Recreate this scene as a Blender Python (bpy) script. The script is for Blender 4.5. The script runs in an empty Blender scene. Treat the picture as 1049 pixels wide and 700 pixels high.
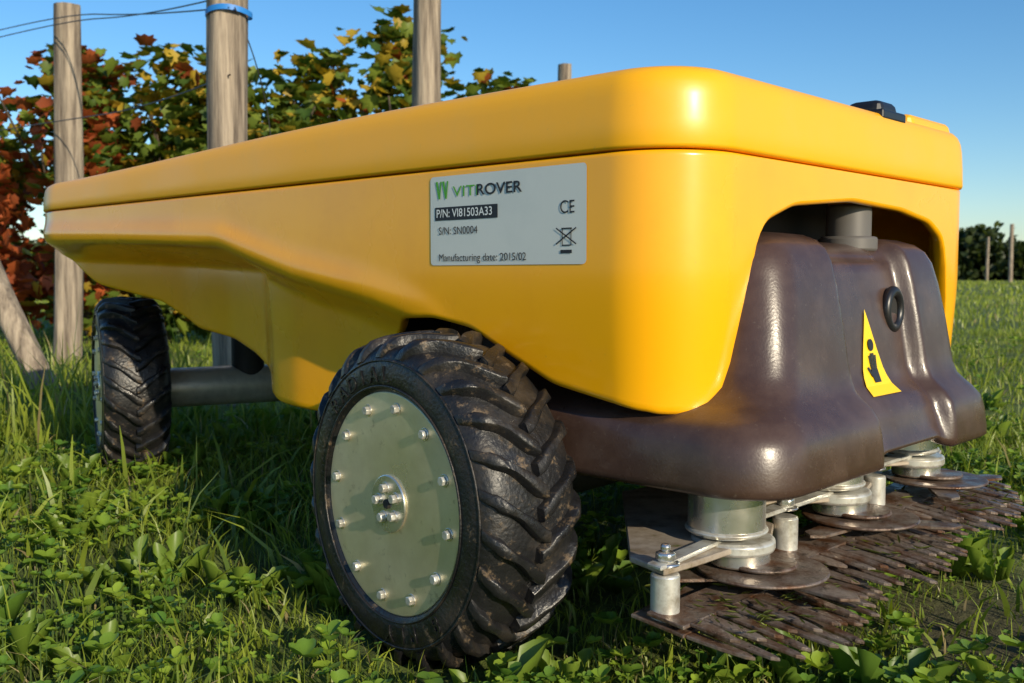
import bpy, math, random
import numpy as np
from mathutils import Vector, Matrix
random.seed(5); rng=np.random.default_rng(7)
scene=bpy.context.scene
COL=scene.collection
# ------------------------------------------------------------------ frame
CAM=np.array([-0.674,-0.452,0.345])
RIGHT=np.array([0.688,-0.725]); FWD=np.array([0.725,0.688])
def g(cx,cz):   # ground coordinates measured from the camera foot -> world
    return CAM[0]+cx*RIGHT[0]+cz*FWD[0], CAM[1]+cx*RIGHT[1]+cz*FWD[1]
def g3(cx,cz,z):
    a=g(cx,cz); return Vector((a[0],a[1],z))
# ------------------------------------------------------------------ helpers
def link(o,parent=None):
    COL.objects.link(o)
    if parent is not None: o.parent=parent
    return o
def empty(name):
    e=bpy.data.objects.new(name,None); e.empty_display_size=.1; COL.objects.link(e); return e
def mesh(name,verts,faces,mat=None,parent=None,smooth=True):
    m=bpy.data.meshes.new(name); m.from_pydata([tuple(map(float,v)) for v in verts],[],faces); m.update()
    if mat: m.materials.append(mat)
    if smooth:
        m.polygons.foreach_set('use_smooth',[True]*len(m.polygons))
    o=bpy.data.objects.new(name,m); return link(o,parent)
def fix_normals(o):
    import bmesh
    b=bmesh.new(); b.from_mesh(o.data); bmesh.ops.recalc_face_normals(b,faces=b.faces); b.to_mesh(o.data); b.free()
def bevel(o,w,seg=2,ang=35):
    md=o.modifiers.new('b','BEVEL'); md.width=w; md.segments=seg; md.limit_method='ANGLE'; md.angle_limit=math.radians(ang)
    return o
def autosmooth(o,ang=35):
    m=o.data
    try: m.set_sharp_from_angle(angle=math.radians(ang))
    except Exception: pass
def big(name,co,nv,faces_flat,ls,cols,mat,smooth=True):
    m=bpy.data.meshes.new(name)
    m.vertices.add(nv); m.vertices.foreach_set('co',co.astype(np.float32).ravel())
    nf=len(ls); m.loops.add(len(faces_flat)); m.loops.foreach_set('vertex_index',faces_flat.astype(np.int32))
    m.polygons.add(nf)
    st=np.concatenate([[0],np.cumsum(ls)[:-1]]).astype(np.int32)
    m.polygons.foreach_set('loop_start',st); m.polygons.foreach_set('loop_total',ls.astype(np.int32))
    m.polygons.foreach_set('use_smooth',np.full(nf,smooth))
    m.update(calc_edges=True)
    a=m.color_attributes.new('Col','FLOAT_COLOR','POINT')
    c=np.ones((nv,4),np.float32); c[:,:3]=cols; a.data.foreach_set('color',c.ravel())
    m.materials.append(mat)
    o=bpy.data.objects.new(name,m); COL.objects.link(o); return o
# ------------------------------------------------------------------ materials
def newmat(name):
    m=bpy.data.materials.new(name); m.use_nodes=True
    nt=m.node_tree; b=nt.nodes['Principled BSDF']; return m,nt,b
def N(nt,t,**k):
    n=nt.nodes.new(t)
    for a,v in k.items():
        if a in n.inputs: n.inputs[a].default_value=v
        else: setattr(n,a,v)
    return n
def mat(name,col,rough=.4,metal=0,coat=0,nscale=0,rvar=.0,bump=0,bscale=200,col2=None,cscale=8,cthr=(.45,.65),dirt=None,dscale=90,dthr=(.62,.70),croughness=.12,spec=.5):
    m,nt,b=newmat(name); L=nt.links
    b.inputs['Base Color'].default_value=(*col,1); b.inputs['Roughness'].default_value=rough
    b.inputs['Metallic'].default_value=metal; b.inputs['Coat Weight'].default_value=coat; b.inputs['Coat Roughness'].default_value=croughness
    b.inputs['Specular IOR Level'].default_value=spec
    tc=N(nt,'ShaderNodeTexCoord')
    if rvar:
        n=N(nt,'ShaderNodeTexNoise',Scale=nscale or 12,Detail=6.0); L.new(tc.outputs['Object'],n.inputs['Vector'])
        r=N(nt,'ShaderNodeMapRange'); r.inputs['From Min'].default_value=.3; r.inputs['From Max'].default_value=.7
        r.inputs['To Min'].default_value=max(rough-rvar,.04); r.inputs['To Max'].default_value=rough+rvar
        L.new(n.outputs['Fac'],r.inputs['Value']); L.new(r.outputs[0],b.inputs['Roughness'])
    src=None
    if col2:
        n=N(nt,'ShaderNodeTexNoise',Scale=cscale,Detail=8.0,Roughness=.65); L.new(tc.outputs['Object'],n.inputs['Vector'])
        r=N(nt,'ShaderNodeValToRGB'); r.color_ramp.elements[0].position=cthr[0]; r.color_ramp.elements[1].position=cthr[1]
        r.color_ramp.elements[0].color=(*col,1); r.color_ramp.elements[1].color=(*col2,1)
        L.new(n.outputs['Fac'],r.inputs[0]); L.new(r.outputs[0],b.inputs['Base Color']); src=r.outputs[0]
    if dirt:
        n=N(nt,'ShaderNodeTexNoise',Scale=dscale,Detail=10.0,Roughness=.75); L.new(tc.outputs['Object'],n.inputs['Vector'])
        r=N(nt,'ShaderNodeMapRange'); r.inputs['From Min'].default_value=dthr[0]; r.inputs['From Max'].default_value=dthr[1]; L.new(n.outputs['Fac'],r.inputs['Value'])
        mx=N(nt,'ShaderNodeMix',data_type='RGBA'); mx.inputs[6].default_value=(*col,1)
        if src: L.new(src,mx.inputs[6])
        mx.inputs[7].default_value=(*dirt,1); L.new(r.outputs[0],mx.inputs[0]); L.new(mx.outputs[2],b.inputs['Base Color'])
    if bump:
        n=N(nt,'ShaderNodeTexNoise',Scale=bscale,Detail=4.0); L.new(tc.outputs['Object'],n.inputs['Vector'])
        bp=N(nt,'ShaderNodeBump'); bp.inputs['Strength'].default_value=bump; bp.inputs['Distance'].default_value=.002
        L.new(n.outputs['Fac'],bp.inputs['Height']); L.new(bp.outputs[0],b.inputs['Normal'])
    return m
M_yel=mat('yellow_gelcoat',(.97,.435,.002),.26,0,.4,nscale=6,rvar=.07,bump=.03,bscale=60,col2=(.90,.39,.004),cscale=5,dirt=(.50,.28,.05),dscale=150,dthr=(.65,.76))
M_lid=mat('yellow_lid',(.97,.450,.004),.40,0,.2,nscale=9,rvar=.09,bump=.05,bscale=70,col2=(.92,.45,.022),cscale=14,cthr=(.5,.8),dirt=(.60,.38,.09),dscale=150,dthr=(.64,.76),croughness=.25)
M_brown=mat('brown_hood',(.054,.030,.022),.32,0,.15,nscale=14,rvar=.13,bump=.08,bscale=450,col2=(.105,.066,.050),cscale=16,cthr=(.45,.8),dirt=(.17,.135,.105),dscale=180,dthr=(.60,.76))
M_rub=mat('tyre_rubber',(.011,.011,.012),.42,0,0,nscale=30,rvar=.2,bump=.45,bscale=240,col2=(.060,.046,.033),cscale=16,cthr=(.50,.74),dirt=(.15,.105,.062),dscale=60,dthr=(.57,.66))
M_zinc=mat('zinc_plate',(.90,.82,.60),.38,.78,0,nscale=7,rvar=.16,bump=.05,bscale=90,col2=(.66,.57,.38),cscale=9,cthr=(.35,.7),dirt=(.28,.22,.13),dscale=50,dthr=(.57,.74))
M_steel=mat('bright_steel',(.76,.74,.68),.27,.9,0,nscale=40,rvar=.08,dirt=(.25,.2,.13),dscale=70,dthr=(.60,.74))
M_tube=mat('galvanised_tube',(.66,.63,.52),.38,.5,0,nscale=40,rvar=.08,col2=(.45,.42,.34),cscale=20)
M_white=mat('zinc_white',(.68,.67,.61),.35,.5,0,nscale=40,rvar=.08,col2=(.30,.26,.19),cscale=60,cthr=(.45,.7))
M_plate=mat('weathered_steel_plate',(.48,.41,.33),.42,.3,0,nscale=30,rvar=.12,bump=.15,bscale=200,col2=(.25,.19,.13),cscale=30,cthr=(.45,.65),dirt=(.16,.17,.05),dscale=60,dthr=(.60,.66))
M_comb=mat('rusty_blade',(.24,.19,.155),.44,.5,0,nscale=50,rvar=.18,bump=.4,bscale=300,col2=(.12,.055,.026),cscale=38,cthr=(.42,.62),dirt=(.035,.022,.014),dscale=55,dthr=(.56,.64))
M_black=mat('black_plastic',(.012,.012,.014),.35,0,0)
M_dark=mat('dark_chassis',(.02,.018,.016),.7,0,0)
M_grey=mat('grey_cap',(.12,.11,.10),.5,0,0)
M_label=mat('label_white',(.60,.63,.60),.33,.0,.2,col2=(.53,.57,.55),cscale=5,dirt=(.42,.41,.34),dscale=120,dthr=(.64,.76))
M_ink=mat('label_ink',(.015,.015,.02),.5)
M_green=mat('label_green',(.08,.38,.02),.5)
M_paper=mat('label_clear',(.75,.78,.76),.5)
M_warn=mat('warning_yellow',(.95,.60,.01),.4)
M_blue=mat('blue_tape',(.02,.2,.6),.5)
M_wire=mat('wire',(.12,.12,.12),.5,.7)
def woodmat(name,c1,c2,sc=1):
    m,nt,b=newmat(name); L=nt.links
    tc=N(nt,'ShaderNodeTexCoord'); mp=N(nt,'ShaderNodeMapping'); mp.inputs['Scale'].default_value=(28*sc,28*sc,1.6*sc)
    L.new(tc.outputs['Object'],mp.inputs[0]); n=N(nt,'ShaderNodeTexNoise',Scale=1.5,Detail=9.0,Roughness=.7); L.new(mp.outputs[0],n.inputs['Vector'])
    r=N(nt,'ShaderNodeValToRGB'); r.color_ramp.elements[0].position=.36; r.color_ramp.elements[1].position=.62
    r.color_ramp.elements[0].color=(*c1,1); r.color_ramp.elements[1].color=(*c2,1); L.new(n.outputs['Fac'],r.inputs[0]); L.new(r.outputs[0],b.inputs['Base Color'])
    bp=N(nt,'ShaderNodeBump'); bp.inputs['Strength'].default_value=.8; bp.inputs['Distance'].default_value=.01; L.new(n.outputs['Fac'],bp.inputs['Height']); L.new(bp.outputs[0],b.inputs['Normal'])
    b.inputs['Roughness'].default_value=.85; return m
M_wood=woodmat('weathered_wood',(.10,.075,.055),(.42,.34,.25))
M_bark=woodmat('vine_bark',(.03,.02,.014),(.12,.09,.06),2)
def leafmat(name,transl=.35,rough=.5,spec=.3,tint=(1.3,1.25,.5)):
    m,nt,b=newmat(name); L=nt.links
    a=N(nt,'ShaderNodeVertexColor'); a.layer_name='Col'
    L.new(a.outputs[0],b.inputs['Base Color']); b.inputs['Roughness'].default_value=rough; b.inputs['Specular IOR Level'].default_value=spec
    t=N(nt,'ShaderNodeBsdfTranslucent'); mu=N(nt,'ShaderNodeMix',data_type='RGBA',blend_type='MULTIPLY')
    mu.inputs[0].default_value=1; L.new(a.outputs[0],mu.inputs[6]); mu.inputs[7].default_value=(*tint,1); L.new(mu.outputs[2],t.inputs[0])
    mx=N(nt,'ShaderNodeMixShader'); mx.inputs[0].default_value=transl
    L.new(b.outputs[0],mx.inputs[1]); L.new(t.outputs[0],mx.inputs[2]); L.new(mx.outputs[0],nt.nodes['Material Output'].inputs[0]); return m
M_grass=leafmat('grass_blades',.35,.42,.45)
M_leaf=leafmat('vine_leaf',.35,.5,.35)
# ------------------------------------------------------------------ camera / light
cam=bpy.data.cameras.new('camera'); co=bpy.data.objects.new('camera',cam); COL.objects.link(co); scene.camera=co
cam.sensor_width=36; cam.lens=36*1033/1049; cam.clip_start=.02; cam.clip_end=2000
pitch=math.radians(-3.77)
d=Vector((FWD[0]*math.cos(pitch),FWD[1]*math.cos(pitch),math.sin(pitch)))
co.location=CAM; co.rotation_euler=d.to_track_quat('-Z','Y').to_euler()
cam.dof.use_dof=True; cam.dof.focus_distance=.95; cam.dof.aperture_fstop=14
SC=(.56,-.828); el=math.radians(20)
sx=SC[0]*RIGHT[0]+SC[1]*FWD[0]; sy=SC[0]*RIGHT[1]+SC[1]*FWD[1]
l=math.hypot(sx,sy); sx/=l; sy/=l
sv=Vector((sx*math.cos(el),sy*math.cos(el),math.sin(el)))
sun=bpy.data.lights.new('sun','SUN'); so=bpy.data.objects.new('sun',sun); COL.objects.link(so)
sun.energy=5.0; sun.angle=math.radians(.5); sun.color=(1,.87,.65)
so.rotation_euler=(-sv).to_track_quat('-Z','Y').to_euler(); so.location=(0,0,5)
w=bpy.data.worlds.new('World'); scene.world=w; w.use_nodes=True
nt=w.node_tree; bg=nt.nodes['Background']; sky=nt.nodes.new('ShaderNodeTexSky'); sky.sky_type='NISHITA'; sky.sun_disc=False
sky.sun_elevation=el; sky.sun_rotation=math.atan2(sx,sy); sky.dust_density=.3; sky.ozone_density=3.5; sky.air_density=1.0
hs=nt.nodes.new('ShaderNodeHueSaturation'); hs.inputs['Saturation'].default_value=1.22
nt.links.new(sky.outputs[0],hs.inputs['Color']); nt.links.new(hs.outputs[0],bg.inputs[0]); bg.inputs[1].default_value=.15
scene.view_settings.view_transform='Standard'
try: scene.view_settings.look='None'
except Exception: pass
scene.view_settings.exposure=0
# ------------------------------------------------------------------ mower
ROBOT=empty('robotic_mower')
W=.65; LN=1.395; RF=.075; RR=.2
def outline(step=.006):
    P=[]
    def line(a,b,n):
        k=max(2,int(math.dist(a,b)/step))
        for i in range(k): t=i/k; P.append((a[0]+(b[0]-a[0])*t,a[1]+(b[1]-a[1])*t,n[0],n[1]))
    def arc(c,r,a0,a1):
        k=max(10,int(abs(a1-a0)*r/step*1.5))
        for i in range(k):
            a=a0+(a1-a0)*i/k; P.append((c[0]+r*math.cos(a),c[1]+r*math.sin(a),math.cos(a),math.sin(a)))
    pi=math.pi
    line((0,LN-RR),(0,RF),(-1,0)); arc((RF,RF),RF,pi,1.5*pi)
    line((RF,0),(W-RF,0),(0,-1)); arc((W-RF,RF),RF,1.5*pi,2*pi)
    line((W,RF),(W,LN-RR),(1,0)); arc((W-RR,LN-RR),RR,0,.5*pi)
    line((W-RR,LN),(RR,LN),(0,1)); arc((RR,LN-RR),RR,.5*pi,pi)
    return np.array(P)
OUT=outline()
def knots(k): a=np.array(k); return a[:,0],a[:,1]
SB=knots([(0,.232),(.05,.234),(.144,.25),(.2,.275),(.245,.297),(.3,.306),(.35,.304),(.39,.283),(.42,.24),(.45,.202),(.5,.188),(.56,.183),(.65,.186),(.72,.205),(.80,.237),(.87,.254),(.97,.266),(1.01,.285),(1.05,.307),(1.18,.332),(1.28,.380),(1.35,.398),(1.4,.40)])
FB=knots([(0,.232),(.07,.231),(.082,.237),(.09,.26),(.1,.34),(.108,.372),(.13,.396),(.18,.412),(.3,.422),(.42,.418),(.5,.408),(.54,.39),(.555,.36),(.562,.26),(.57,.237),(.58,.231),(.65,.232)])
ZC=knots([(0,.22),(.25,.26),(.3,.30),(.4,.322),(.54,.345),(.7,.385),(1.0,.396),(1.3,.405),(1.4,.405)])
DD=knots([(0,0),(.25,0),(.35,.02),(.5,.04),(.60,.038),(.67,.050),(.75,.10),(.88,.118),(1.0,.115),(1.15,.07),(1.3,.03),(1.4,.02)])
def sm(t): t=np.clip(t,0,1); return t*t*(3-2*t)
def zb(p):
    x,y,nx,ny=p
    if ny<-.5: return np.interp(x,*FB)
    return np.interp(y,*SB)
ZB=np.array([zb(p) for p in OUT])
k=np.exp(-np.linspace(-2,2,7)**2); k/=k.sum()
ZB=np.convolve(np.concatenate([ZB[-3:],ZB,ZB[:3]]),k,'valid')
yy=np.linspace(0,1.4,281); ks=np.exp(-np.linspace(-2,2,15)**2); ks/=ks.sum()
def smk(K):
    v=np.interp(yy,*K); v=np.convolve(np.pad(v,7,'edge'),ks,'valid'); return yy,v
ZCs=smk(ZC); DDs=smk(DD)
def inset(P,z):
    front=P[:,3]<-.5
    zc=np.interp(P[:,1],*ZCs); dd=np.interp(P[:,1],*DDs)
    dr=.006*sm((.35-z)/.12)
    i=dd*sm((zc-z)/.036)+dr
    i=i-.005*np.exp(-((z-zc-.010)/.014)**2)*np.clip(dd/.05,0,1)
    i=np.where(front,dr,i)
    return i
def rings(levels):
    V=[];F=[];n=len(OUT)
    for (z,i) in levels:
        V.append(np.stack([OUT[:,0]-OUT[:,2]*i,OUT[:,1]-OUT[:,3]*i,z],1))
    V=np.concatenate(V)
    for a in range(len(levels)-1):
        for b in range(n):
            c=(b+1)%n; F.append((a*n+b,(a+1)*n+b,(a+1)*n+c,a*n+c))
    return V,F
one=np.ones(len(OUT))
lv=[(.4478*one,.008*one),(.4476*one,.002*one),(.4468*one,.0*one)]
NV=56
for j in range(1,NV+1):
    t=j/NV; z=.4468+(ZB-.4468)*t
    lv.append((z,inset(OUT,z)))
i0=inset(OUT,ZB)
lv+= [(ZB-.003,i0+.002),(ZB-.004,i0+.006),(ZB-.001,i0+.012),(ZB+.006,i0+.015),(ZB+.03,i0+.018),(ZB*.4+.44*.6,i0+.022)]
V,F=rings(lv); body=mesh('body_shell',V,F,M_yel,ROBOT)
rt=1-.36*sm((OUT[:,1]-.3)/1.05)
def lz(z): return .4492+(z-.4492)*1.13*rt
prof=[(.4490,.010),(.4492,.001),(.4497,-.0018),(.452,-.0028),(.47,-.0022),(.488,-.0008),(.4965,.0008),(.503,.004),(.5075,.009),(.510,.017),(.512,.030),(.5125,.05),(.513,.068)]
V,F=rings([(lz(z),i*one) for z,i in prof])
n=len(OUT); F.append(tuple(range((len(prof)-1)*n,len(prof)*n))[::-1])
lid=mesh('lid',V,F,M_lid,ROBOT)
def box(name,x0,x1,y0,y1,z0,z1,m,parent=ROBOT,bv=.004):
    v=[(x,y,z) for x in(x0,x1) for y in(y0,y1) for z in(z0,z1)]
    f=[(0,1,3,2),(4,6,7,5),(0,4,5,1),(2,3,7,6),(0,2,6,4),(1,5,7,3)]
    o=mesh(name,v,f,m,parent,False); fix_normals(o)
    if bv: bevel(o,bv,3)
    return o
box('chassis',.20,.45,.10,1.10,.27,.44,M_dark)
box('chassis_belly',.08,.57,.43,.60,.20,.40,M_dark)
def cyl(name,p,r,z0,z1,m,parent=ROBOT,seg=48,bv=.002):
    V=[];F=[]
    for z in(z0,z1):
        for i in range(seg):
            a=2*math.pi*i/seg; V.append((p[0]+r*math.cos(a),p[1]+r*math.sin(a),z))
    for i in range(seg): j=(i+1)%seg; F.append((i,j,seg+j,seg+i))
    F.append(tuple(range(seg))[::-1]); F.append(tuple(range(seg,2*seg)))
    o=mesh(name,V,F,m,parent,True); autosmooth(o); 
    if bv: bevel(o,bv,2)
    return o
box('control_box',.380,.428,.010,.05,.510,.5320,M_black,bv=.009); 
box('control_box_base',.374,.434,.004,.058,.509,.5205,M_black,bv=.003)
box('lid_handle_pad',.466,.59,.012,.09,.505,.5275,M_lid,bv=.010)
# ---- hood
HL=[ # z, x0,x1,yf,R
(.168,.020,.515,-.062,.05),(.1675,.012,.525,-.070,.055),(.171,.008,.531,-.0745,.06),(.180,.008,.530,-.0745,.06),(.20,.010,.528,-.0725,.06),(.214,.013,.524,-.069,.06),
(.224,.020,.518,-.062,.06),(.231,.034,.512,-.054,.055),(.238,.052,.506,-.047,.05),(.25,.068,.502,-.042,.046),(.27,.078,.500,-.038,.043),(.30,.086,.497,-.033,.042),
(.335,.094,.493,-.026,.042),(.358,.099,.489,-.020,.042),(.370,.104,.484,-.014,.042),(.378,.112,.478,-.005,.045),(.383,.125,.466,.009,.045),(.3855,.145,.45,.03,.04),(.3862,.17,.43,.06,.03)]
RX0,RX1=.212,.392
def recess(x,z):
    a=sm((x-RX0)/.018)*sm((RX1-x)/.016)
    b=.5+.5*sm((z-.16)/.05)
    return .016*a*b
def hood_y(x,z):
    zs=[h[0] for h in HL[2:]]; ys=[h[3] for h in HL[2:]]
    return float(np.interp(z,zs,ys))+float(recess(x,z))
def houtline(x0,x1,yf,R,z):
    P=[]; yb=.36
    def line(a,b,k):
        for i in range(k): t=i/k; P.append([a[0]+(b[0]-a[0])*t,a[1]+(b[1]-a[1])*t])
    line((x0,yb),(x0,yf+R),24)
    for i in range(16):
        a=math.pi+i/16*math.pi/2; P.append([x0+R+R*math.cos(a),yf+R+R*math.sin(a)])
    line((x0+R,yf),(x1-R,yf),110)
    for i in range(16):
        a=1.5*math.pi+i/16*math.pi/2; P.append([x1-R+R*math.cos(a),yf+R+R*math.sin(a)])
    line((x1,yf+R),(x1,yb),24); line((x1,yb),(x0,yb),20)
    out=[]
    for x,y in P:
        fw=1-sm((y-yf)/.09)
        y2=y+float(recess(x,z))*float(fw)
        out.append((x,y2))
    return out
HD=[]
for a in range(len(HL)-1):
    for t in (0,.5):
        HD.append(tuple(HL[a][k]*(1-t)+HL[a+1][k]*t for k in range(5)))
HD.append(HL[-1])
V=[];F=[]
for h in HD:
    z=h[0]
    for x,y in houtline(h[1],h[2],h[3],h[4],z):
        rr=float(sm((x-RX0)/.03)*sm((RX1-x)/.03)); zz=z
        if z>.36: zz=z-.006*rr
        if z<.19: zz=z+.012*rr*float(1-sm((y+.05)/.08))*(.19-z)/.025
        V.append((x,y,zz))
n=len(V)//len(HD)
for a in range(len(HD)-1):
    for b in range(n):
        c=(b+1)%n; F.append((a*n+b,a*n+c,(a+1)*n+c,(a+1)*n+b))
F.append(tuple(range((len(HD)-1)*n,len(HD)*n)))
F.append(tuple(range(n))[::-1])
hood=mesh('front_hood',V,F,M_brown,ROBOT)
cyl('filler_cap',(.366,.036),.0235,.37,.420,M_grey,bv=.003)
cyl('filler_cap_base',(.366,.036),.030,.37,.386,M_grey,bv=.003)
def torus(name,c,R,r,m,axis='Y',parent=ROBOT,sx=1,sz=1):
    V=[];F=[];A=40;B=12
    for i in range(A):
        a=2*math.pi*i/A
        for j in range(B):
            b=2*math.pi*j/B; rr=R+r*math.cos(b); V.append((c[0]+rr*math.cos(a)*sx,c[1]+r*math.sin(b),c[2]+rr*math.sin(a)*sz))
    for i in range(A):
        for j in range(B):
            F.append((i*B+j,((i+1)%A)*B+j,((i+1)%A)*B+(j+1)%B,i*B+(j+1)%B))
    o=mesh(name,V,F,m,parent); fix_normals(o); return o
gx,gz=.362,.309; gy=hood_y(gx,gz)
torus('grommet',(gx,gy-.001,gz),.0165,.0052,M_black,sz=1.15)
V=[(gx,gy-.0005,gz)]+[(gx+.015*math.cos(a),gy-.0012,gz+.0165*math.sin(a)) for a in np.linspace(0,2*math.pi,33)[:-1]]
mesh('grommet_hole',V,[(0,i+1,(i+1)%32+1) for i in range(32)],M_dark,ROBOT,False)
def drape(name,poly,m,off,k=1):
    V=[(x,hood_y(x,z)-off,z) for x,z in poly]
    return mesh(name,V,[tuple(range(len(poly)))],m,ROBOT,False)
def tri_grid(name,A,B,C,m,off,nn=10):
    V=[];idx={};F=[]
    for i in range(nn+1):
        for j in range(nn+1-i):
            a=i/nn;b=j/nn;c=1-a-b
            x=A[0]*a+B[0]*b+C[0]*c; z=A[1]*a+B[1]*b+C[1]*c
            idx[i,j]=len(V); V.append((x,hood_y(x,z)-off,z))
    for i in range(nn):
        for j in range(nn-i):
            F.append((idx[i,j],idx[i+1,j],idx[i,j+1]))
            if j<nn-i-1: F.append((idx[i+1,j],idx[i+1,j+1],idx[i,j+1]))
    o=mesh(name,V,F,m,ROBOT,False); fix_normals(o); return o
tc=(.294,.262)
def T(s): return [(tc[0]-.029*s,tc[1]-.030*s),(tc[0]+.029*s,tc[1]-.030*s),(tc[0],tc[1]+.044*s)]
tri_grid('warning_triangle_border',*T(1.12),M_warn,.0012)
def bar(cx,cz,w,h,ang,off=.0024):
    P=[]
    for a,b in((-1,-1),(1,-1),(1,1),(-1,1)):
        x=a*w/2;z=b*h/2; P.append((cx+x*math.cos(ang)-z*math.sin(ang),cz+x*math.sin(ang)+z*math.cos(ang)))
    drape('warning_hand',P,M_ink,off)
bar(tc[0],tc[1]-.016,.014,.013,0)
for i,a in enumerate((-.2,-.06,.06,.2)):
    bar(tc[0]-.0055+i*.0037,tc[1]-.003+(.001 if i in(1,2) else -.001),.0026,.016,-a*.6,.0025)
bar(tc[0]-.010,tc[1]-.012,.003,.011,.6,.0025)
P=[(tc[0]+.006*math.cos(a),tc[1]+.014+.006*math.sin(a)) for a in np.linspace(0,2*math.pi,16)[:-1]]
drape('warning_disc',P,M_ink,.0026)
# ---- rating label
def side_quad(name,y0,y1,z0,z1,x,m,r=0.0):
    P=[]
    if r:
        for (cy,cz,a0) in((y0-r,z1-r,0),(y1+r,z1-r,90),(y1+r,z0+r,180),(y0-r,z0+r,270)):
            for k_ in range(5):
                a=math.radians(a0+k_*22.5); P.append((x,cy+r*math.cos(a),cz+r*math.sin(a)))
    else: P=[(x,y0,z0),(x,y0,z1),(x,y1,z1),(x,y1,z0)]
    o=mesh(name,P,[tuple(range(len(P)))],m,ROBOT,False); return o
LY0,LY1,LZ0,LZ1=.298,.099,.3545,.4410
side_quad('rating_label',LY0,LY1,LZ0,LZ1,-.0007,M_label,.004)
def text(name,s,y,z,size,m,x=-.0013,bold=0.0,xs=1.0):
    c=bpy.data.curves.new(name,'FONT'); c.body=s; c.size=size; c.offset=bold; c.extrude=0.0
    o=bpy.data.objects.new(name,c); c.materials.append(m)
    R=Matrix(((0,0,-1),(-1,0,0),(0,1,0))).to_4x4()
    o.matrix_world=Matrix.Translation((x,y,z-.002))@R@Matrix.Diagonal((xs,1,1,1))
    COL.objects.link(o); o.parent=ROBOT; return o
text('label_text_title','VITI',.2655,.4225,.0145,M_green,bold=0,xs=1.45)
text('label_text_title2','ROVER',.2335,.4225,.0145,M_ink,bold=.0002,xs=1.30)
for i in range(2):
    yb=.290-i*.0095
    mesh('label_logo',[(-.0012,yb,.436),(-.0012,yb-.0032,.436),(-.0012,yb-.0062,.419),(-.0012,yb-.0042,.419)],[(0,1,2,3)],M_green,ROBOT,False)
    mesh('label_logo',[(-.0013,yb-.0047,.419),(-.0013,yb-.0065,.419),(-.0013,yb-.0088,.436),(-.0013,yb-.0068,.436)],[(0,1,2,3)],M_green,ROBOT,False)
side_quad('label_bar',.291,.205,.3982,.4110,-.0011,M_ink)
text('label_text_pn','P/N: VI81503A33',.289,.4032,.0112,M_paper,x=-.0015,bold=.0001,xs=.98)
text('label_text_sn','S/N: SN0004',.286,.3865,.0104,M_ink)
text('label_text_date','Manufacturing date: 2015/02',.286,.3605,.0102,M_ink)
text('label_text_ce','CE',.129,.401,.016,M_ink,xs=.9)
for a in (.55,-.55):
    V=[];cy,cz=.1215,.379
    for s,t in((-1,-1),(1,-1),(1,1),(-1,1)):
        u=s*.0135;v=t*.0006; V.append((-.0015,cy-(u*math.cos(a)-v*math.sin(a)),cz+u*math.sin(a)+v*math.cos(a)))
    mesh('label_bin_cross',V,[(0,1,2,3)],M_ink,ROBOT,False)
for (a,b,c,e) in((.127,.115,.385,.3862),(.1265,.1256,.371,.386),(.1165,.1156,.371,.386),(.1265,.1156,.3705,.3715),(.128,.115,.364,.367)):
    side_quad('label_bin',a,b,c,e,-.0012,M_ink)
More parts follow.
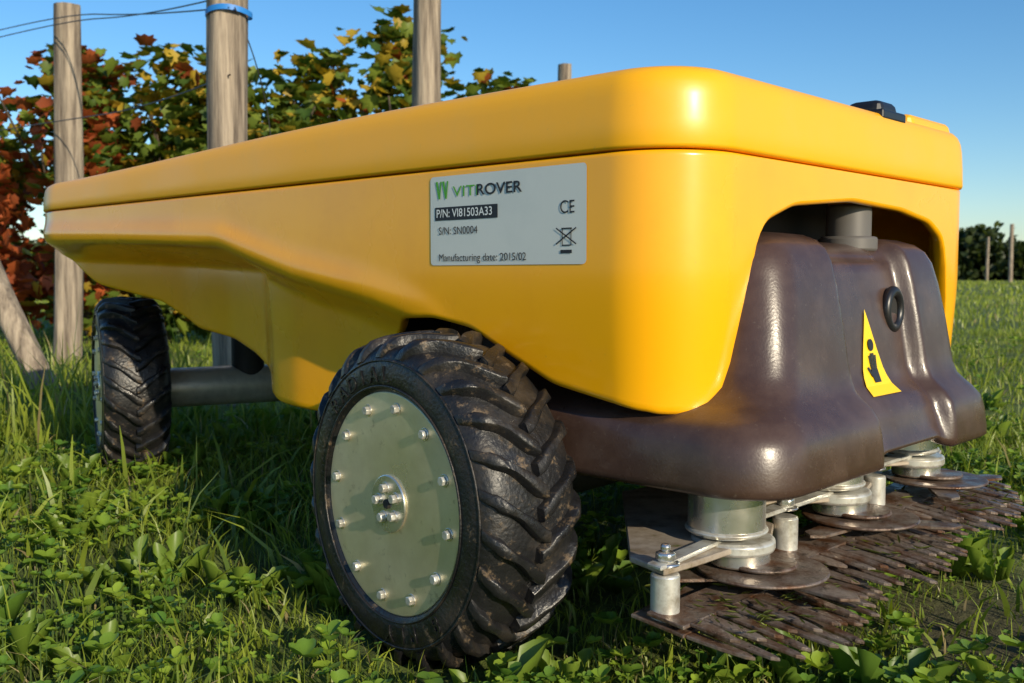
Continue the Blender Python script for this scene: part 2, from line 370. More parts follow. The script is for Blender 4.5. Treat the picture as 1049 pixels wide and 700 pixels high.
# ---- wheels
prof=[(0,.1475),(.016,.1472),(.031,.146),(.041,.1435),(.048,.139),(.0525,.132),(.0545,.122),(.0545,.112),(.0525,.104),(.046,.100)]
def resamp(p,n_):
    p=np.array(p); d_=np.concatenate([[0],np.cumsum(np.hypot(*np.diff(p,axis=0).T))]); t=np.linspace(0,d_[-1],n_)
    return np.stack([np.interp(t,d_,p[:,0]),np.interp(t,d_,p[:,1])],1)
PR=resamp(prof,22)
def wheel(name,cx,cy,yaw,outward,zc=.150):
    E=bpy.data.objects.new(name,None); COL.objects.link(E); E.parent=ROBOT
    full=np.concatenate([PR[::-1],PR[1:]*[-1,1]])
    V=[];F=[];A=120;n_=len(full)
    for i in range(A):
        a=2*math.pi*i/A
        for w_,r in full: V.append((w_,r*math.cos(a),r*math.sin(a)))
    for i in range(A):
        for j in range(n_-1):
            i2=(i+1)%A; F.append((i*n_+j,i2*n_+j,i2*n_+j+1,i*n_+j+1))
    t=mesh('tyre',V,F,M_rub,E); fix_normals(t)
    V=[];F=[];NL=26
    dn=np.gradient(PR,axis=0); nrm=np.stack([-dn[:,1],dn[:,0]],1); nrm/=np.linalg.norm(nrm,axis=1)[:,None]
    if nrm[0,1]<0: nrm=-nrm
    for side in(1,-1):
        for kk in range(NL):
            base=2*math.pi*(kk+(.5 if side<0 else 0))/NL+random.uniform(-.008,.008)
            wear=random.uniform(.75,1.08)
            npnt=17; b0=len(V)
            for j in range(npnt):
                q=j/(npnt-1)*12.6; c=np.array([np.interp(q,range(22),PR[:,0]),np.interp(q,range(22),PR[:,1])]); nn=np.array([np.interp(q,range(22),nrm[:,0]),np.interp(q,range(22),nrm[:,1])])
                nn=nn/np.linalg.norm(nn)
                h=(.0105 if j<12 else .0105-(j-11)*.0017)*wear
                if j==0: h=.009
                ang=base+.29*(j/(npnt-1))**.9
                hw=.034+.009*math.sin(j*.6); 
                if j>12: hw=.033
                for (da,hh) in((-hw*1.35,-.002),(-hw,h*.88),(-hw*.74,h),(hw*.74,h),(hw,h*.88),(hw*1.35,-.002)):
                    p=c+nn*hh; aa=ang+da
                    V.append((side*(p[0]-(.004 if j==0 else 0)),p[1]*math.cos(aa),p[1]*math.sin(aa)))
            for j in range(npnt-1):
                for s in range(5):
                    a=b0+j*6+s; F.append((a,a+1,a+7,a+6))
            F.append(tuple(b0+s for s in range(6))); F.append(tuple(b0+(npnt-1)*6+s for s in range(6)))
    lg=mesh('tread_lugs',V,F,M_rub,E); fix_normals(lg); autosmooth(lg,50)
    for R_,w_ in((.1075,.0540),(.1310,.0528)):
        V=[];F=[]
        for i in range(96):
            a=2*math.pi*i/96
            for b in range(6):
                bb=2*math.pi*b/6; r=R_+.0012*math.cos(bb); V.append((w_+.0012*math.sin(bb),r*math.cos(a),r*math.sin(a)))
        for i in range(96):
            for b in range(6): F.append((i*6+b,((i+1)%96)*6+b,((i+1)%96)*6+(b+1)%6,i*6+(b+1)%6))
        mesh('sidewall_ring',V,F,M_rub,E)
    def disc(nm,r,w0,w1,m,seg=96,bv=.001,cy_=0,cz_=0,rot=0):
        V=[];F=[]
        for w_ in(w0,w1):
            for i in range(seg):
                a=2*math.pi*i/seg+rot; V.append((w_,cy_+r*math.cos(a),cz_+r*math.sin(a)))
        for i in range(seg): j=(i+1)%seg; F.append((i,j,seg+j,seg+i))
        F.append(tuple(range(seg))[::-1]); F.append(tuple(range(seg,2*seg)))
        o=mesh(nm,V,F,m,E,True); fix_normals(o); autosmooth(o); 
        if bv: bevel(o,bv,2)
        return o
    disc('rim_plate',.1025,.042,.0510,M_zinc)
    disc('rim_barrel',.099,-.046,.042,M_dark)
    disc('hub_flange',.0265,.051,.0535,M_steel,48)
    disc('hub_centre',.0045,.0535,.056,M_dark,20)
    for i in range(12):
        a=2*math.pi*(i+.4)/12; y_,z_=.0885*math.cos(a),.0885*math.sin(a)
        disc('rim_washer',.0058,.051,.0518,M_steel,20,.0003,y_,z_); disc('rim_bolt',.0043,.0518,.0558,M_white,6,.0006,y_,z_,i*.7)
    for i in range(5):
        a=2*math.pi*(i+.25)/5; y_,z_=.0145*math.cos(a),.0145*math.sin(a)
        disc('hub_washer',.0056,.0535,.0545,M_steel,20,.0003,y_,z_); disc('hub_bolt',.0043,.0545,.0590,M_white,6,.0006,y_,z_,i*.9)
    for s,st in(('RADIAL',2.2),('8 PLY',5.2)):
        for i,ch in enumerate(s):
            if ch==' ': continue
            c=bpy.data.curves.new('sidewall_letter','FONT'); c.body=ch; c.size=.021; c.extrude=.0010; c.align_x='CENTER'; c.materials.append(M_rub)
            o=bpy.data.objects.new('sidewall_letter',c); COL.objects.link(o); o.parent=E
            a=st-.16*i
            up=Vector((0,math.cos(a),math.sin(a))); nx_=Vector((1,0,0)); rt_=up.cross(nx_)
            Mx=Matrix((rt_,up,nx_)).transposed().to_4x4()
            o.matrix_local=Matrix.Translation(Vector((.0546,0,0))+up*.1115)@Mx
    ang=yaw+(math.pi if outward<0 else 0)
    E.matrix_local=Matrix.Translation((cx,cy,zc))@Matrix.Rotation(ang,4,'Z')@Matrix.Rotation(random.uniform(0,.3),4,'X')
    return E
fa=math.radians(-5)
wheel('front_wheel',-.041,.250,fa,-1,zc=.137)
wheel('front_wheel_far',.595,.27,math.radians(-2),1,zc=.137)
a=math.radians(-20)
rwx,rwy=g(cxw:=(131-524.5)/1033*1.80,1.80)
wheel('rear_wheel',rwx,rwy,a,-1,zc=.149)
ex=Vector((math.cos(a),math.sin(a)))
wheel('rear_wheel_far',rwx+ex.x*.42,rwy+ex.y*.42,a,1,zc=.149)
def tube(name,p0,p1,r,m,parent=ROBOT,seg=32,r1=None):
    p0=Vector(p0);p1=Vector(p1);q=(p1-p0).to_track_quat('Z','Y'); Ln=(p1-p0).length; V=[];F=[]
    K=8
    for k_ in range(K+1):
        t=k_/K; rr=r+( (r1 if r1 is not None else r)-r)*t
        for i in range(seg):
            b=2*math.pi*i/seg; V.append(p0+q@Vector((rr*math.cos(b),rr*math.sin(b),Ln*t)))
    for k_ in range(K):
        for i in range(seg): j=(i+1)%seg; F.append((k_*seg+i,k_*seg+j,(k_+1)*seg+j,(k_+1)*seg+i))
    F.append(tuple(range(seg))[::-1]); F.append(tuple(range(K*seg,K*seg+seg)))
    o=mesh(name,V,F,m,parent); autosmooth(o); return o
tube('rear_axle_tube',(rwx+ex.x*.04,rwy+ex.y*.04,.140),(rwx+ex.x*.38,rwy+ex.y*.38,.140),.036,M_tube)
tube('rear_pivot',(rwx+ex.x*.21,rwy+ex.y*.21,.16),(rwx+ex.x*.21,rwy+ex.y*.21,.40),.03,M_dark)
tube('front_axle_tube',(.0,.25,.14),(.57,.27,.14),.034,M_dark)
# ---- cutters
for ci,(X0,dz) in enumerate(((.075,0),(.265,.012),(.455,.022))):
    Y0=.004
    cyl('cutter_motor',(X0,Y0),.033,.124+dz,.180,M_steel)
    cyl('cutter_collar',(X0,Y0),.0355,.126+dz,.130+dz,M_white)
    cyl('cutter_flange',(X0+.004,Y0-.004),.036,.110+dz,.121+dz,M_white,bv=.003)
    cyl('cutter_hub',(X0+.005,Y0-.01),.026,.098+dz,.112+dz,M_steel)
    cyl('cutter_disc',(X0+.012,Y0-.028),.056,.0935+dz,.0965+dz,M_comb)
    cyl('cutter_disc_low',(X0+.012,Y0-.028),.03,.098+dz,.102+dz,M_comb)
    def prism(name,poly,z0,z1,m,bv=.001):
        n_=len(poly); V=[(x,y,z0) for x,y in poly]+[(x,y,z1) for x,y in poly]
        F=[tuple(range(n_))[::-1],tuple(range(n_,2*n_))]+[(i,(i+1)%n_,n_+(i+1)%n_,n_+i) for i in range(n_)]
        o=mesh(name,V,F,m,ROBOT,False); fix_normals(o); 
        if bv: bevel(o,bv,1)
        return o
    if ci==0:
        prism('support_plate',[(-.040,-.012),(-.028,.03),(.165,.185),(.25,.17),(.15,-.0),(.11,-.02),(.0,-.016)],.1135,.1185,M_plate)
        prism('support_arm',[(-.047,-.014),(-.044,.002),(.07,.010),(.07,-.004)],.119,.1225,M_white)
    else:
        prism('support_plate',[(X0-.10,.03),(X0-.05,.17),(X0+.10,.16),(X0+.07,-.01),(X0,-.03)],.1135+dz,.118+dz,M_plate)
    if ci<2: prism('link_bar',[(X0+.03,-.012),(X0+.03,.004),(X0+.17,.004),(X0+.17,-.012)],.131+dz,.135+dz,M_white)
    fx0,fx1=X0-.122,X0+.115; nf=13; pit=(fx1-fx0)/nf
    for lay,zz in((0,.072),(1,.0785)):
        V=[];F=[]
        def quad(ps,z0,z1,droop=0):
            b=len(V); k_=len(ps)
            for zv in (z0,z1):
                V.extend([(x,y,zv+(y+.03)*.10-droop*max(0,(-y-.05))*6) for x,y in ps])
            F.append(tuple(range(b,b+k_))[::-1]); F.append(tuple(range(b+k_,b+2*k_)))
            for i in range(k_): F.append((b+i,b+(i+1)%k_,b+k_+(i+1)%k_,b+k_+i))
        z0=zz+dz
        yl,yr=(.015,.035) if lay==0 else (.0,.0)
        quad([(fx0+.0005,yl),(fx0+.0005,-.0345),(fx1-.0005,-.0345),(fx1-.0005,yr)],z0,z0+.003)
        for i in range(nf):
            xc_=fx1-(i+.5)*pit+lay*.007
            ln=-.118+.038*((2*(i+.5)/nf-1)**2)+random.uniform(-.008,.006)+lay*.014
            sk=random.uniform(-.004,.004); hw_=pit*.38*random.uniform(.85,1.05)
            y_m=(-.035+ln)/2
            ps=[(xc_+hw_,-.0347),(xc_+hw_*.85+sk*.4,y_m),(xc_+hw_*.6+sk,ln+.008),(xc_+sk+.001,ln),(xc_-hw_*.5+sk,ln+.006),(xc_-hw_*.85+sk*.4,y_m),(xc_-hw_,-.0347)]
            tilt=random.uniform(-.0012,.0012)
            quad(ps,z0+tilt,z0+.003+tilt,random.uniform(-.002,.010))
        o=mesh('comb_blade',V,F,M_comb,ROBOT,False); fix_normals(o); bevel(o,.0006,1)
    bx=X0-.105
    cyl('comb_post',(bx,-.006),.0115,.076+dz,.113+dz,M_white,seg=28)
    cyl('comb_post_nut',(bx,-.006),.0085,.1225+dz,.130+dz,M_steel,seg=6)
    cyl('comb_post_washer',(bx,-.006),.0115,.1190+dz,.1222+dz,M_steel,seg=28)
    cyl('comb_post_bolt',(bx,-.006),.004,.130+dz,.136+dz,M_steel,seg=16)
    for q in range(3):
        aa=q*2.09+ci*.6+.4; cxx,cyy=X0+.012,Y0-.028
        ca,sa=math.cos(aa),math.sin(aa)
        P=[(.042,-.014),(.084,-.012),(.094,.0),(.084,.010),(.042,.014)]
        prism('cutter_knife',[(cxx+p*ca-r*sa,cyy+p*sa+r*ca) for p,r in P],.0895+dz,.0925+dz,M_comb,.0005)
# ------------------------------------------------------------------ ground
m,nt,b=newmat('meadow_ground'); L=nt.links
tc_=N(nt,'ShaderNodeTexCoord'); n1=N(nt,'ShaderNodeTexNoise',Scale=.35,Detail=9.0,Roughness=.7); n2=N(nt,'ShaderNodeTexNoise',Scale=14.0,Detail=8.0,Roughness=.7)
L.new(tc_.outputs['Object'],n1.inputs['Vector']); L.new(tc_.outputs['Object'],n2.inputs['Vector'])
r1=N(nt,'ShaderNodeValToRGB'); r1.color_ramp.elements[0].position=.35; r1.color_ramp.elements[1].position=.65
r1.color_ramp.elements[0].color=(.10,.16,.02,1); r1.color_ramp.elements[1].color=(.24,.29,.05,1); L.new(n1.outputs[0],r1.inputs[0])
r2=N(nt,'ShaderNodeValToRGB'); r2.color_ramp.elements[0].position=.40; r2.color_ramp.elements[1].position=.62
r2.color_ramp.elements[0].color=(.10,.065,.035,1); r2.color_ramp.elements[1].color=(1,1,1,1); L.new(n2.outputs[0],r2.inputs[0])
mx=N(nt,'ShaderNodeMix',data_type='RGBA',blend_type='MULTIPLY'); mx.inputs[0].default_value=.6; L.new(r1.outputs[0],mx.inputs[6]); L.new(r2.outputs[0],mx.inputs[7])
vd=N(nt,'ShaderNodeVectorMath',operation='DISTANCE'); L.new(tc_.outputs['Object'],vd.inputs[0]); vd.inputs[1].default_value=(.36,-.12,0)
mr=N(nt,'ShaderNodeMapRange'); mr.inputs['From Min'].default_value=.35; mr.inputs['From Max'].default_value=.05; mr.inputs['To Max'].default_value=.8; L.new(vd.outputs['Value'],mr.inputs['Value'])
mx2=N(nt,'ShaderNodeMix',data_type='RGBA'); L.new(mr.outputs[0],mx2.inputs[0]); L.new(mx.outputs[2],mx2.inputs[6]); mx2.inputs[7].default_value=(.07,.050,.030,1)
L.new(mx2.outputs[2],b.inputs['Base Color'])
b.inputs['Roughness'].default_value=.95
bp=N(nt,'ShaderNodeBump'); bp.inputs['Strength'].default_value=.9; bp.inputs['Distance'].default_value=.03; L.new(n2.outputs[0],bp.inputs['Height']); L.new(bp.outputs[0],b.inputs['Normal'])
def gh(x,y):
    r=np.hypot(x-.2,y-.6); near=np.exp(-(r/9)**2)
    return (.010*np.sin(x*3.1+1)*np.sin(y*2.7)+.006*np.sin(x*9+y*4)*np.sin(y*8-x*3))*near -.004*near-.014*np.exp(-((x+.05)**2+(y-.22)**2)/.16)
xs=np.concatenate([-np.geomspace(900,4,40),np.linspace(-3.8,6,140),np.geomspace(6.3,900,40)])
X,Y=np.meshgrid(xs,xs); Z=gh(X,Y)
Vg=np.stack([X.ravel(),Y.ravel(),Z.ravel()],1); kx=len(xs)
Fg=[(i*kx+j,i*kx+j+1,(i+1)*kx+j+1,(i+1)*kx+j) for i in range(kx-1) for j in range(kx-1)]
mesh('ground',Vg,Fg,m)
# ------------------------------------------------------------------ grass
def clump(x,y,s=1.0,ph=0):
    return .5+.25*np.sin(x*5.1*s+2*np.sin(y*3.3*s+ph)+ph)+.25*np.sin(y*6.7*s+1.7*np.sin(x*4.1*s)+ph*2)
BL=[]
def blades(n,cx0,cx1,cz0,cz1,h0,h1,w0,w1,lean=.5,filt=None,tone=0.0,dens=.35):
    cx=rng.uniform(cx0,cx1,n); cz=rng.uniform(cz0,cz1,n)
    x=CAM[0]+cx*RIGHT[0]+cz*FWD[0]; y=CAM[1]+cx*RIGHT[1]+cz*FWD[1]
    c=clump(x,y,1.6); keep=rng.random(n)<(dens+(1-dens)*c)
    keep&=~((np.abs(x+.041)<.06)&(np.abs(y-.252)<.09))
    soil=np.hypot(x-.36,(y+.12)*1.4)+.05*clump(x,y,6); keep&=~((soil<.13)&(rng.random(n)<.5))
    if filt is not None: keep&=filt(x,y,cx,cz)
    x,y,cx,cz,c=x[keep],y[keep],cx[keep],cz[keep],c[keep]; n=len(x)
    h=(h0+(h1-h0)*rng.random(n)**1.6)*(.5+.9*clump(x,y,.8,1.3))
    under=(x>-.14)&(x<.65)&(y>-.2)&(y<.36); h=np.where(under,np.minimum(h,.035+.02*rng.random(n)),h)
    fw=(x>-.22)&(x<.02)&(y>-.02)&(y<.45); h=np.where(fw,np.minimum(h,.03+.02*rng.random(n)),h)
    close=cz<.66; h=np.where(close,np.minimum(h,.05),h)
    wd=rng.uniform(w0,w1,n)
    BL.append((x,y,h,wd,rng.uniform(0,2*np.pi,n),rng.uniform(.1,1,n)*lean,rng.uniform(0,2*np.pi,n),c,np.full(n,tone)))
blades(84000,-1.5,1.5,.5,2.4,.012,.048,.0010,.0026,1.0)
blades(9000,-1.5,1.5,.55,2.4,.03,.070,.0025,.0055,1.1,tone=.1)
blades(8000,-1.6,1.6,.75,2.6,.04,.090,.0008,.0018,1.0,tone=.35)
blades(1200,-1.5,-.22,.85,2.4,.05,.12,.003,.008,1.0,tone=.1)
blades(500,.35,1.5,.75,2.4,.05,.09,.003,.007,1.0,tone=.2)
blades(3000,-2.6,-.9,1.7,3.4,.08,.26,.003,.007,.7,tone=.3)
blades(60000,-3.5,4.5,2.3,6,.025,.070,.002,.0055,.9,tone=.25)
blades(42000,-8,12,6,16,.04,.10,.006,.014,.8,tone=.4)
blades(26000,-20,35,16,50,.07,.16,.02,.045,.8,tone=.55)
blades(7000,-2,2,-1.2,.5,.02,.05,.0015,.003,.7)
A=[np.concatenate([b_[i] for b_ in BL]) for i in range(9)]
x,y,h,wd,th,ln_,tw,c,br=A; n=len(x); z0=gh(x,y)-.003
lv=np.array([0,.35,.7,1.0]); wl=np.array([.8,1.0,.7,.08])
co_=np.zeros((n,4,2,3)); dx,dy=np.cos(th),np.sin(th); px_,py_=np.cos(tw),np.sin(tw)
for k_ in range(4):
    t=lv[k_]; off=ln_*h*t*t*.9; zz=h*t*(1-.35*ln_*t)
    for s,sg in enumerate((-1,1)):
        co_[:,k_,s,0]=x+dx*off+sg*px_*wd*.5*wl[k_]; co_[:,k_,s,1]=y+dy*off+sg*py_*wd*.5*wl[k_]; co_[:,k_,s,2]=z0+zz
base=(np.arange(n)*8)[:,None,None]
q=np.array([[0,1,3,2],[2,3,5,4],[4,5,7,6]])[None]
fl=(base+q).reshape(-1)
hue=rng.random(n); dry=rng.random(n)<.05
colA=np.array([.085,.155,.022]); colB=np.array([.29,.35,.040]); 
cc=colA+(colB-colA)*np.clip(hue*.65+.35*c+br,0,1.2)[:,None]
cc[dry]=np.array([.42,.34,.16])*rng.uniform(.5,1.1,(dry.sum(),1))
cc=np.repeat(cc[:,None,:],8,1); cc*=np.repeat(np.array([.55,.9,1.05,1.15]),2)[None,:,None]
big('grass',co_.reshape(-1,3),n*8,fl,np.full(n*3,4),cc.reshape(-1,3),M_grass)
def leaves(name,pos,nrm_az,tilt,size,cols,m,shape,cup=.15):
    n=len(pos); K=len(shape)
    s=np.array(shape)
    loc=np.zeros((K+1,3)); loc[1:,0]=s[:,0]; loc[1:,1]=s[:,1]; loc[0]=(0,s[:,1].mean(),-cup*.5)
    loc[1:,2]=cup*np.abs(s[:,0])-cup*.6*(s[:,1]-.5)**2
    ca,sa=np.cos(nrm_az),np.sin(nrm_az); ct,st=np.cos(tilt),np.sin(tilt)
    u=np.stack([ca,sa,0*ca],1); v=np.stack([-sa*ct,ca*ct,st],1); w_=np.cross(u,v)
    P=pos[:,None,:]+size[:,None,None]*(loc[None,:,0:1]*u[:,None]+loc[None,:,1:2]*v[:,None]+loc[None,:,2:3]*w_[:,None])
    f=np.array([[0,i+1,(i+1)%K+1] for i in range(K)])
    fl=((np.arange(n)*(K+1))[:,None,None]+f[None]).reshape(-1)
    cl=np.repeat(cols[:,None,:],K+1,1); cl[:,0,:]*=1.25
    return P.reshape(-1,3),fl,np.full(n*K,3),cl.reshape(-1,3),m
ov=[(0,0),(.28,.12),(.48,.42),(.45,.75),(.25,.97),(0,.93),(-.25,.97),(-.45,.75),(-.48,.42),(-.28,.12)]
def weedpts(n,cx0,cx1,cz0,cz1,thr,ph):
    cx=rng.uniform(cx0,cx1,n); cz=rng.uniform(cz0,cz1,n); x=CAM[0]+cx*RIGHT[0]+cz*FWD[0]; y=CAM[1]+cx*RIGHT[1]+cz*FWD[1]
    k_=clump(x,y,2.3,ph)+.25*(clump(x,y,6.,ph)-.5)>thr; k_&=~((np.abs(x+.046)<.08)&(np.abs(y-.258)<.13)); k_&=np.hypot(x-.36,(y+.12)*1.4)>.10; return x[k_],y[k_]
x1,y1=weedpts(9500,-1.3,1.3,.55,1.9,.46,4.)
x2,y2=weedpts(5000,-3.0,3.5,1.9,5,.55,2.)
x=np.concatenate([x1,x2]); y=np.concatenate([y1,y2]); n=len(x)
hz=rng.uniform(.008,.042,n); az=rng.uniform(0,6.28,n); sz=(.005+.012*rng.random(n)**1.8)*np.where(np.arange(n)<len(x1),1,1.3)
pos=np.repeat(np.stack([x,y,gh(x,y)+hz],1),3,0); az3=(az[:,None]+np.array([0,2.1,4.2])[None]).reshape(-1)
cl=np.array([.085,.19,.024])+(np.array([.28,.39,.040])-np.array([.085,.19,.024]))*rng.random((n,1)); cl=np.repeat(cl,3,0)
P,fl,ls,cs,_=leaves('clover',pos,az3+rng.normal(0,.2,3*n),rng.uniform(-.3,.8,3*n),np.repeat(sz,3)*rng.uniform(.8,1.2,3*n),cl,M_grass,ov,.35)
stw=.0006; sp=np.zeros((n,4,3)); 
sp[:,0]=np.stack([x-stw,y,gh(x,y)],1); sp[:,1]=np.stack([x+stw,y,gh(x,y)],1); sp[:,2]=np.stack([x+stw,y,gh(x,y)+hz],1); sp[:,3]=np.stack([x-stw,y,gh(x,y)+hz],1)
nb=len(P); P=np.concatenate([P,sp.reshape(-1,3)]); fl=np.concatenate([fl,nb+np.arange(4*n)]); ls=np.concatenate([ls,np.full(n,4)]); cs=np.concatenate([cs,np.tile([.08,.13,.03],(4*n,1))])
big('clover',P,len(P),fl,ls,cs,M_grass)
# broad-leaved rosettes (dandelion)
lng=[(0,0),(.03,.05),(.045,.22),(.10,.34),(.05,.40),(.13,.54),(.07,.60),(.15,.74),(.10,.88),(0,1.0),(-.10,.88),(-.15,.74),(-.07,.60),(-.13,.54),(-.05,.40),(-.10,.34),(-.045,.22),(-.03,.05)]
xr_,yr_=weedpts(420,-1.3,1.3,.78,2.6,.35,7.)
nr=len(xr_); kk=9
pos=np.repeat(np.stack([xr_,yr_,gh(xr_,yr_)+.006],1),kk,0); azr=rng.uniform(0,6.28,nr*kk); til=rng.uniform(.2,1.0,nr*kk)
szr=np.repeat(rng.uniform(.035,.075,nr),kk)*rng.uniform(.6,1.1,nr*kk)
cl=np.repeat(np.array([.07,.15,.02])+(np.array([.20,.28,.035])-np.array([.07,.15,.02]))*rng.random((nr,1)),kk,0)
P,fl,ls,cs,_=leaves('rosette',pos,azr,til,szr,cl,M_grass,lng,.5)
big('broadleaf_weeds',P,len(P),fl,ls,cs,M_grass)
# clippings stuck on the cutting deck
nc=300; xc=rng.uniform(-.03,.55,nc); yc=rng.uniform(-.10,.05,nc)
zc_=.083+.022*np.clip((xc-.075)/.38,0,1)+rng.uniform(0,.004,nc)+(yc+.03)*.1
P,fl,ls,cs,_=leaves('clip',np.stack([xc,yc,zc_],1),rng.uniform(0,6.28,nc),rng.uniform(-.15,.25,nc),rng.uniform(.006,.02,nc),np.array([[.17,.20,.04]])*rng.uniform(.4,1.2,(nc,1)),M_grass,[(0,0),(.06,.3),(.05,.8),(0,1),(-.05,.8),(-.06,.3)],.2)
oc=big('grass_clippings',P,len(P),fl,ls,cs,M_grass); oc.parent=ROBOT
# ------------------------------------------------------------------ posts
def post(name,cx,cz,ztop,r,tilt=(0,0),mt=M_wood,zb_=-.15,px0=0):
    b0=g3(cx,cz,zb_); t0=g3(cx+tilt[0],cz+tilt[1],ztop); V=[];F=[];K=24;S=20
    q=(t0-b0).to_track_quat('Z','Y'); Ln=(t0-b0).length; ph=random.random()*9
    for k_ in range(K+1):
        t=k_/K
        for i in range(S):
            a=2*math.pi*i/S; rr=r*(1-.12*t)*(1+.07*math.sin(2*a+ph+t*2)+.05*math.sin(5*a+ph*2+t*5)+.03*math.sin(9*a+t*11))
            V.append(q@Vector((rr*math.cos(a)+.010*math.sin(t*4),rr*math.sin(a),Ln*t)))
    for k_ in range(K):
        for i in range(S): j=(i+1)%S; F.append((k_*S+i,k_*S+j,(k_+1)*S+j,(k_+1)*S+i))
    F.append(tuple(range(K*S,K*S+S)))
    o=mesh(name,V,F,mt); o.location=b0; autosmooth(o,50); return o
def cxat(px,cz): return (px-524.5)/1033*cz
post('wooden_post',cxat(66,4.0),4.0,1.39,.052,(.05,0))
P2=post('wooden_post',cxat(240,2.7),2.7,1.60,.052,(.0,0))
post('wooden_post',cxat(440,3.2),3.2,1.60,.050,(.0,0))
post('wooden_post',cxat(577,7.0),7.0,1.78,.052)
post('wooden_stake',cxat(48,2.9),2.9,.62,.040,(-.30,.05),zb_=.0)
for i,(p,cz) in enumerate(((1034,45),(1010,60),(905,50))):
    post('wooden_post',cxat(p,cz),cz,2.6,.09)
def curve(name,pts,r,m,parent=None):
    c=bpy.data.curves.new(name,'CURVE'); c.dimensions='3D'; c.bevel_depth=r; c.bevel_resolution=2
    s=c.splines.new('NURBS'); s.points.add(len(pts)-1); s.order_u=3; s.use_endpoint_u=True
    for i,p in enumerate(pts): s.points[i].co=(*p,1)
    c.materials.append(m); o=bpy.data.objects.new(name,c); return link(o,parent)
tape=g3(cxat(240,2.7),2.7,1.02)
def zpx(py,cz): return .345+(282-py)/1033*cz
zt=zpx(20,2.7)
V=[];F=[]
for k_,z in enumerate((zt-.007,zt,zt+.007)):
    for i in range(24):
        a=2*math.pi*i/24; V.append((tape.x+.060*math.cos(a),tape.y+.060*math.sin(a),z+.004*math.sin(2*a)))
for k_ in range(2):
    for i in range(24): F.append((k_*24+i,k_*24+(i+1)%24,(k_+1)*24+(i+1)%24,(k_+1)*24+i))
tp=mesh('blue_tape',V,F,M_blue)
WR=empty('trellis_wires')
for (za,zb2,zc_) in((1.36,1.03,1.14),(1.33,1.06,1.12),(.95,.86,.9)):
    curve('wire',[g3(cxat(-60,4.6),4.6,za),g3(cxat(66,3.95),3.95,za-.01),g3(cxat(160,3.3),3.3,(za+zb2)/2-.02),g3(cxat(240,2.64),2.64,zb2)],.0022,M_wire,WR)
curve('wire',[g3(cxat(246,2.64),2.64,zt),g3(cxat(275,2.9),2.9,zt-.12),g3(cxat(280,3.0),3.0,.75)],.0018,M_wire,WR)
# ------------------------------------------------------------------ grapevines
vl=[(0,0),(.30,-.12),(.42,.12),(.62,.30),(.42,.48),(.45,.80),(.2,.72),(0,1.05),(-.2,.72),(-.45,.80),(-.42,.48),(-.62,.30),(-.42,.12),(-.30,-.12)]
def vine_row(name,n,path,zlo,zhi,thick,size,redf,dens=None):
    path=np.array(path); seg=np.hypot(*np.diff(path[:,:2],axis=0).T); d_=np.concatenate([[0],np.cumsum(seg)])
    nc=int(d_[-1]*34); ct=rng.uniform(0,d_[-1],nc)
    ccx=np.interp(ct,d_,path[:,0]); ccz=np.interp(ct,d_,path[:,1])+rng.normal(0,thick,nc); top=np.interp(ct,d_,path[:,2])+.12*np.sin(ct*5.3)+.10*np.sin(ct*12+1)
    czz=zlo+(top-zlo)*rng.random(nc)**.8
    idx=rng.integers(0,nc,n); r=rng.normal(0,1,(n,3))*[.11,.09,.10]
    cx=ccx[idx]+r[:,0]; cz=ccz[idx]+r[:,1]; z=np.minimum(czz[idx]+r[:,2],top[idx]+.16*rng.random(n)); z=np.maximum(z,.1)
    X_=CAM[0]+cx*RIGHT[0]+cz*FWD[0]; Y_=CAM[1]+cx*RIGHT[1]+cz*FWD[1]
    u=rng.random(n)[:,None]; col=np.array([.045,.09,.014])*(1-u)+np.array([.18,.23,.030])*u
    yel=rng.random(n)<.24+.24*np.sin(idx*1.7); col[yel]=np.array([.48,.33,.035])*rng.uniform(.6,1.1,(yel.sum(),1))
    rd=rng.random(n)<redf(cx)*(.5+.5*np.sin(idx*2.3)); col[rd]=np.array([.42,.10,.03])*rng.uniform(.4,1.2,(rd.sum(),1))
    P,fl,ls,cs,_=leaves(name,np.stack([X_,Y_,z],1),rng.uniform(0,6.28,n),rng.uniform(-1.5,.6,n),rng.uniform(size*.5,size*1.3,n),col,M_leaf,vl,.3)
    return big(name,P,len(P),fl,ls,cs,M_leaf)
def tp_(px,cz,py): return (cxat(px,cz),cz,zpx(py,cz))
GV=empty('grapevine')
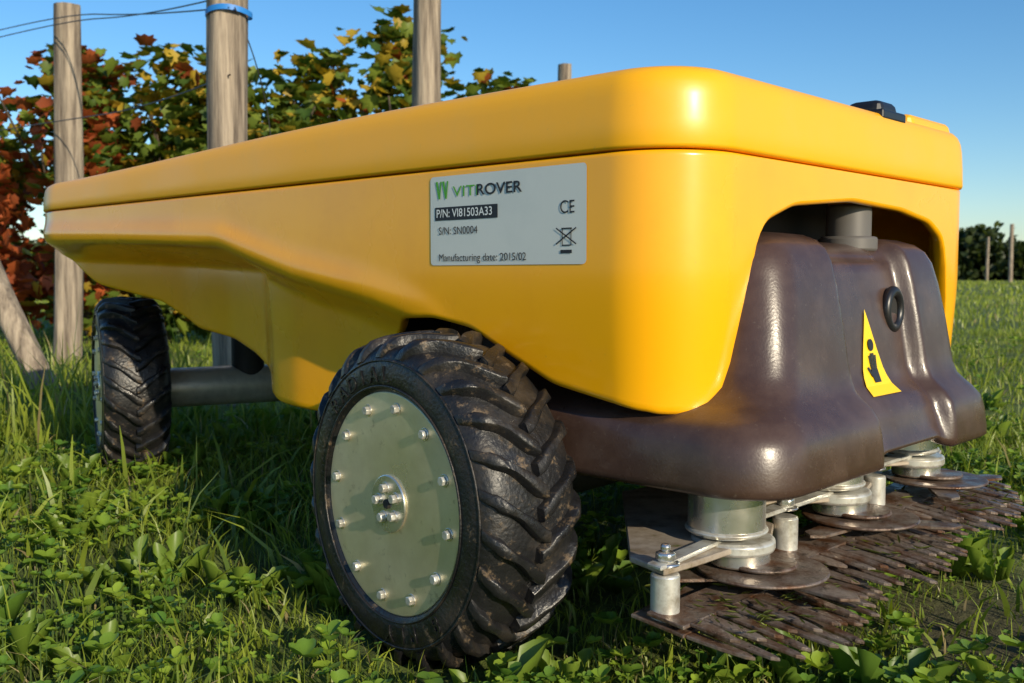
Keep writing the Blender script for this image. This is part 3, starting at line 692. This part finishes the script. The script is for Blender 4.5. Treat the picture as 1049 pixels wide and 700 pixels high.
v1=vine_row('leaf_canopy',14000,[tp_(85,5.0,110),tp_(130,5.0,85),tp_(180,5.0,95),tp_(240,5.0,78),tp_(330,5.0,88),tp_(400,5.1,78),tp_(480,5.2,88),tp_(545,5.3,102)],.15,1.3,.16,.070,lambda cx:.06+.5*(cx<-1.9))
v1.name='leaf_canopy'; v1.parent=GV
GR=empty('grapevine'); 
v2=vine_row('leaf_canopy_red',3800,[tp_(-220,5.2,100),tp_(-80,5.2,120),tp_(20,5.2,125),tp_(60,5.2,135)],.1,1.2,.16,.070,lambda cx:0*cx+1.1)
v2.parent=GR
for i in range(6):
    cz=5.05; px=90+i*80
    pts=[g3(cxat(px,cz)+random.uniform(-.03,.03)*k_,cz+random.uniform(-.03,.03),-.05+k_*.17) for k_ in range(6)]
    curve('trunk',pts,.028,M_bark,GV)
    for s in range(4):
        p0=pts[4]; q1=p0+Vector((random.uniform(-.25,.25),random.uniform(-.25,.25),.30)); q2=q1+Vector((random.uniform(-.15,.15),random.uniform(-.15,.15),.25))
        curve('shoot',[p0,q1,q2],.005,M_bark,GV)
for i in range(3):
    cz=5.2; px=-180+i*80
    curve('trunk',[g3(cxat(px,cz)+random.uniform(-.03,.03)*k_,cz,-.05+k_*.17) for k_ in range(6)],.028,M_bark,GR)
# distant tree line
n=60000
t=rng.random(n); cx=-60+150*t; cz=62+6*np.sin(cx*.07)+rng.normal(0,1.4,n)
top=2.6+.6*np.sin(cx*.31)+.5*np.sin(cx*.83+1)+.4*np.sin(cx*2.1)
z=top*rng.random(n)**.85
X_=CAM[0]+cx*RIGHT[0]+cz*FWD[0]; Y_=CAM[1]+cx*RIGHT[1]+cz*FWD[1]
col=np.array([.02,.035,.012])+(np.array([.06,.08,.02])-np.array([.02,.035,.012]))*rng.random((n,1))
P,fl,ls,cs,_=leaves('f',np.stack([X_,Y_,z],1),rng.uniform(0,6.28,n),rng.uniform(-1.5,1.5,n),rng.uniform(.3,.6,n),col,M_leaf,ov,.3)
big('distant_tree_line',P,len(P),fl,ls,cs,M_leaf)
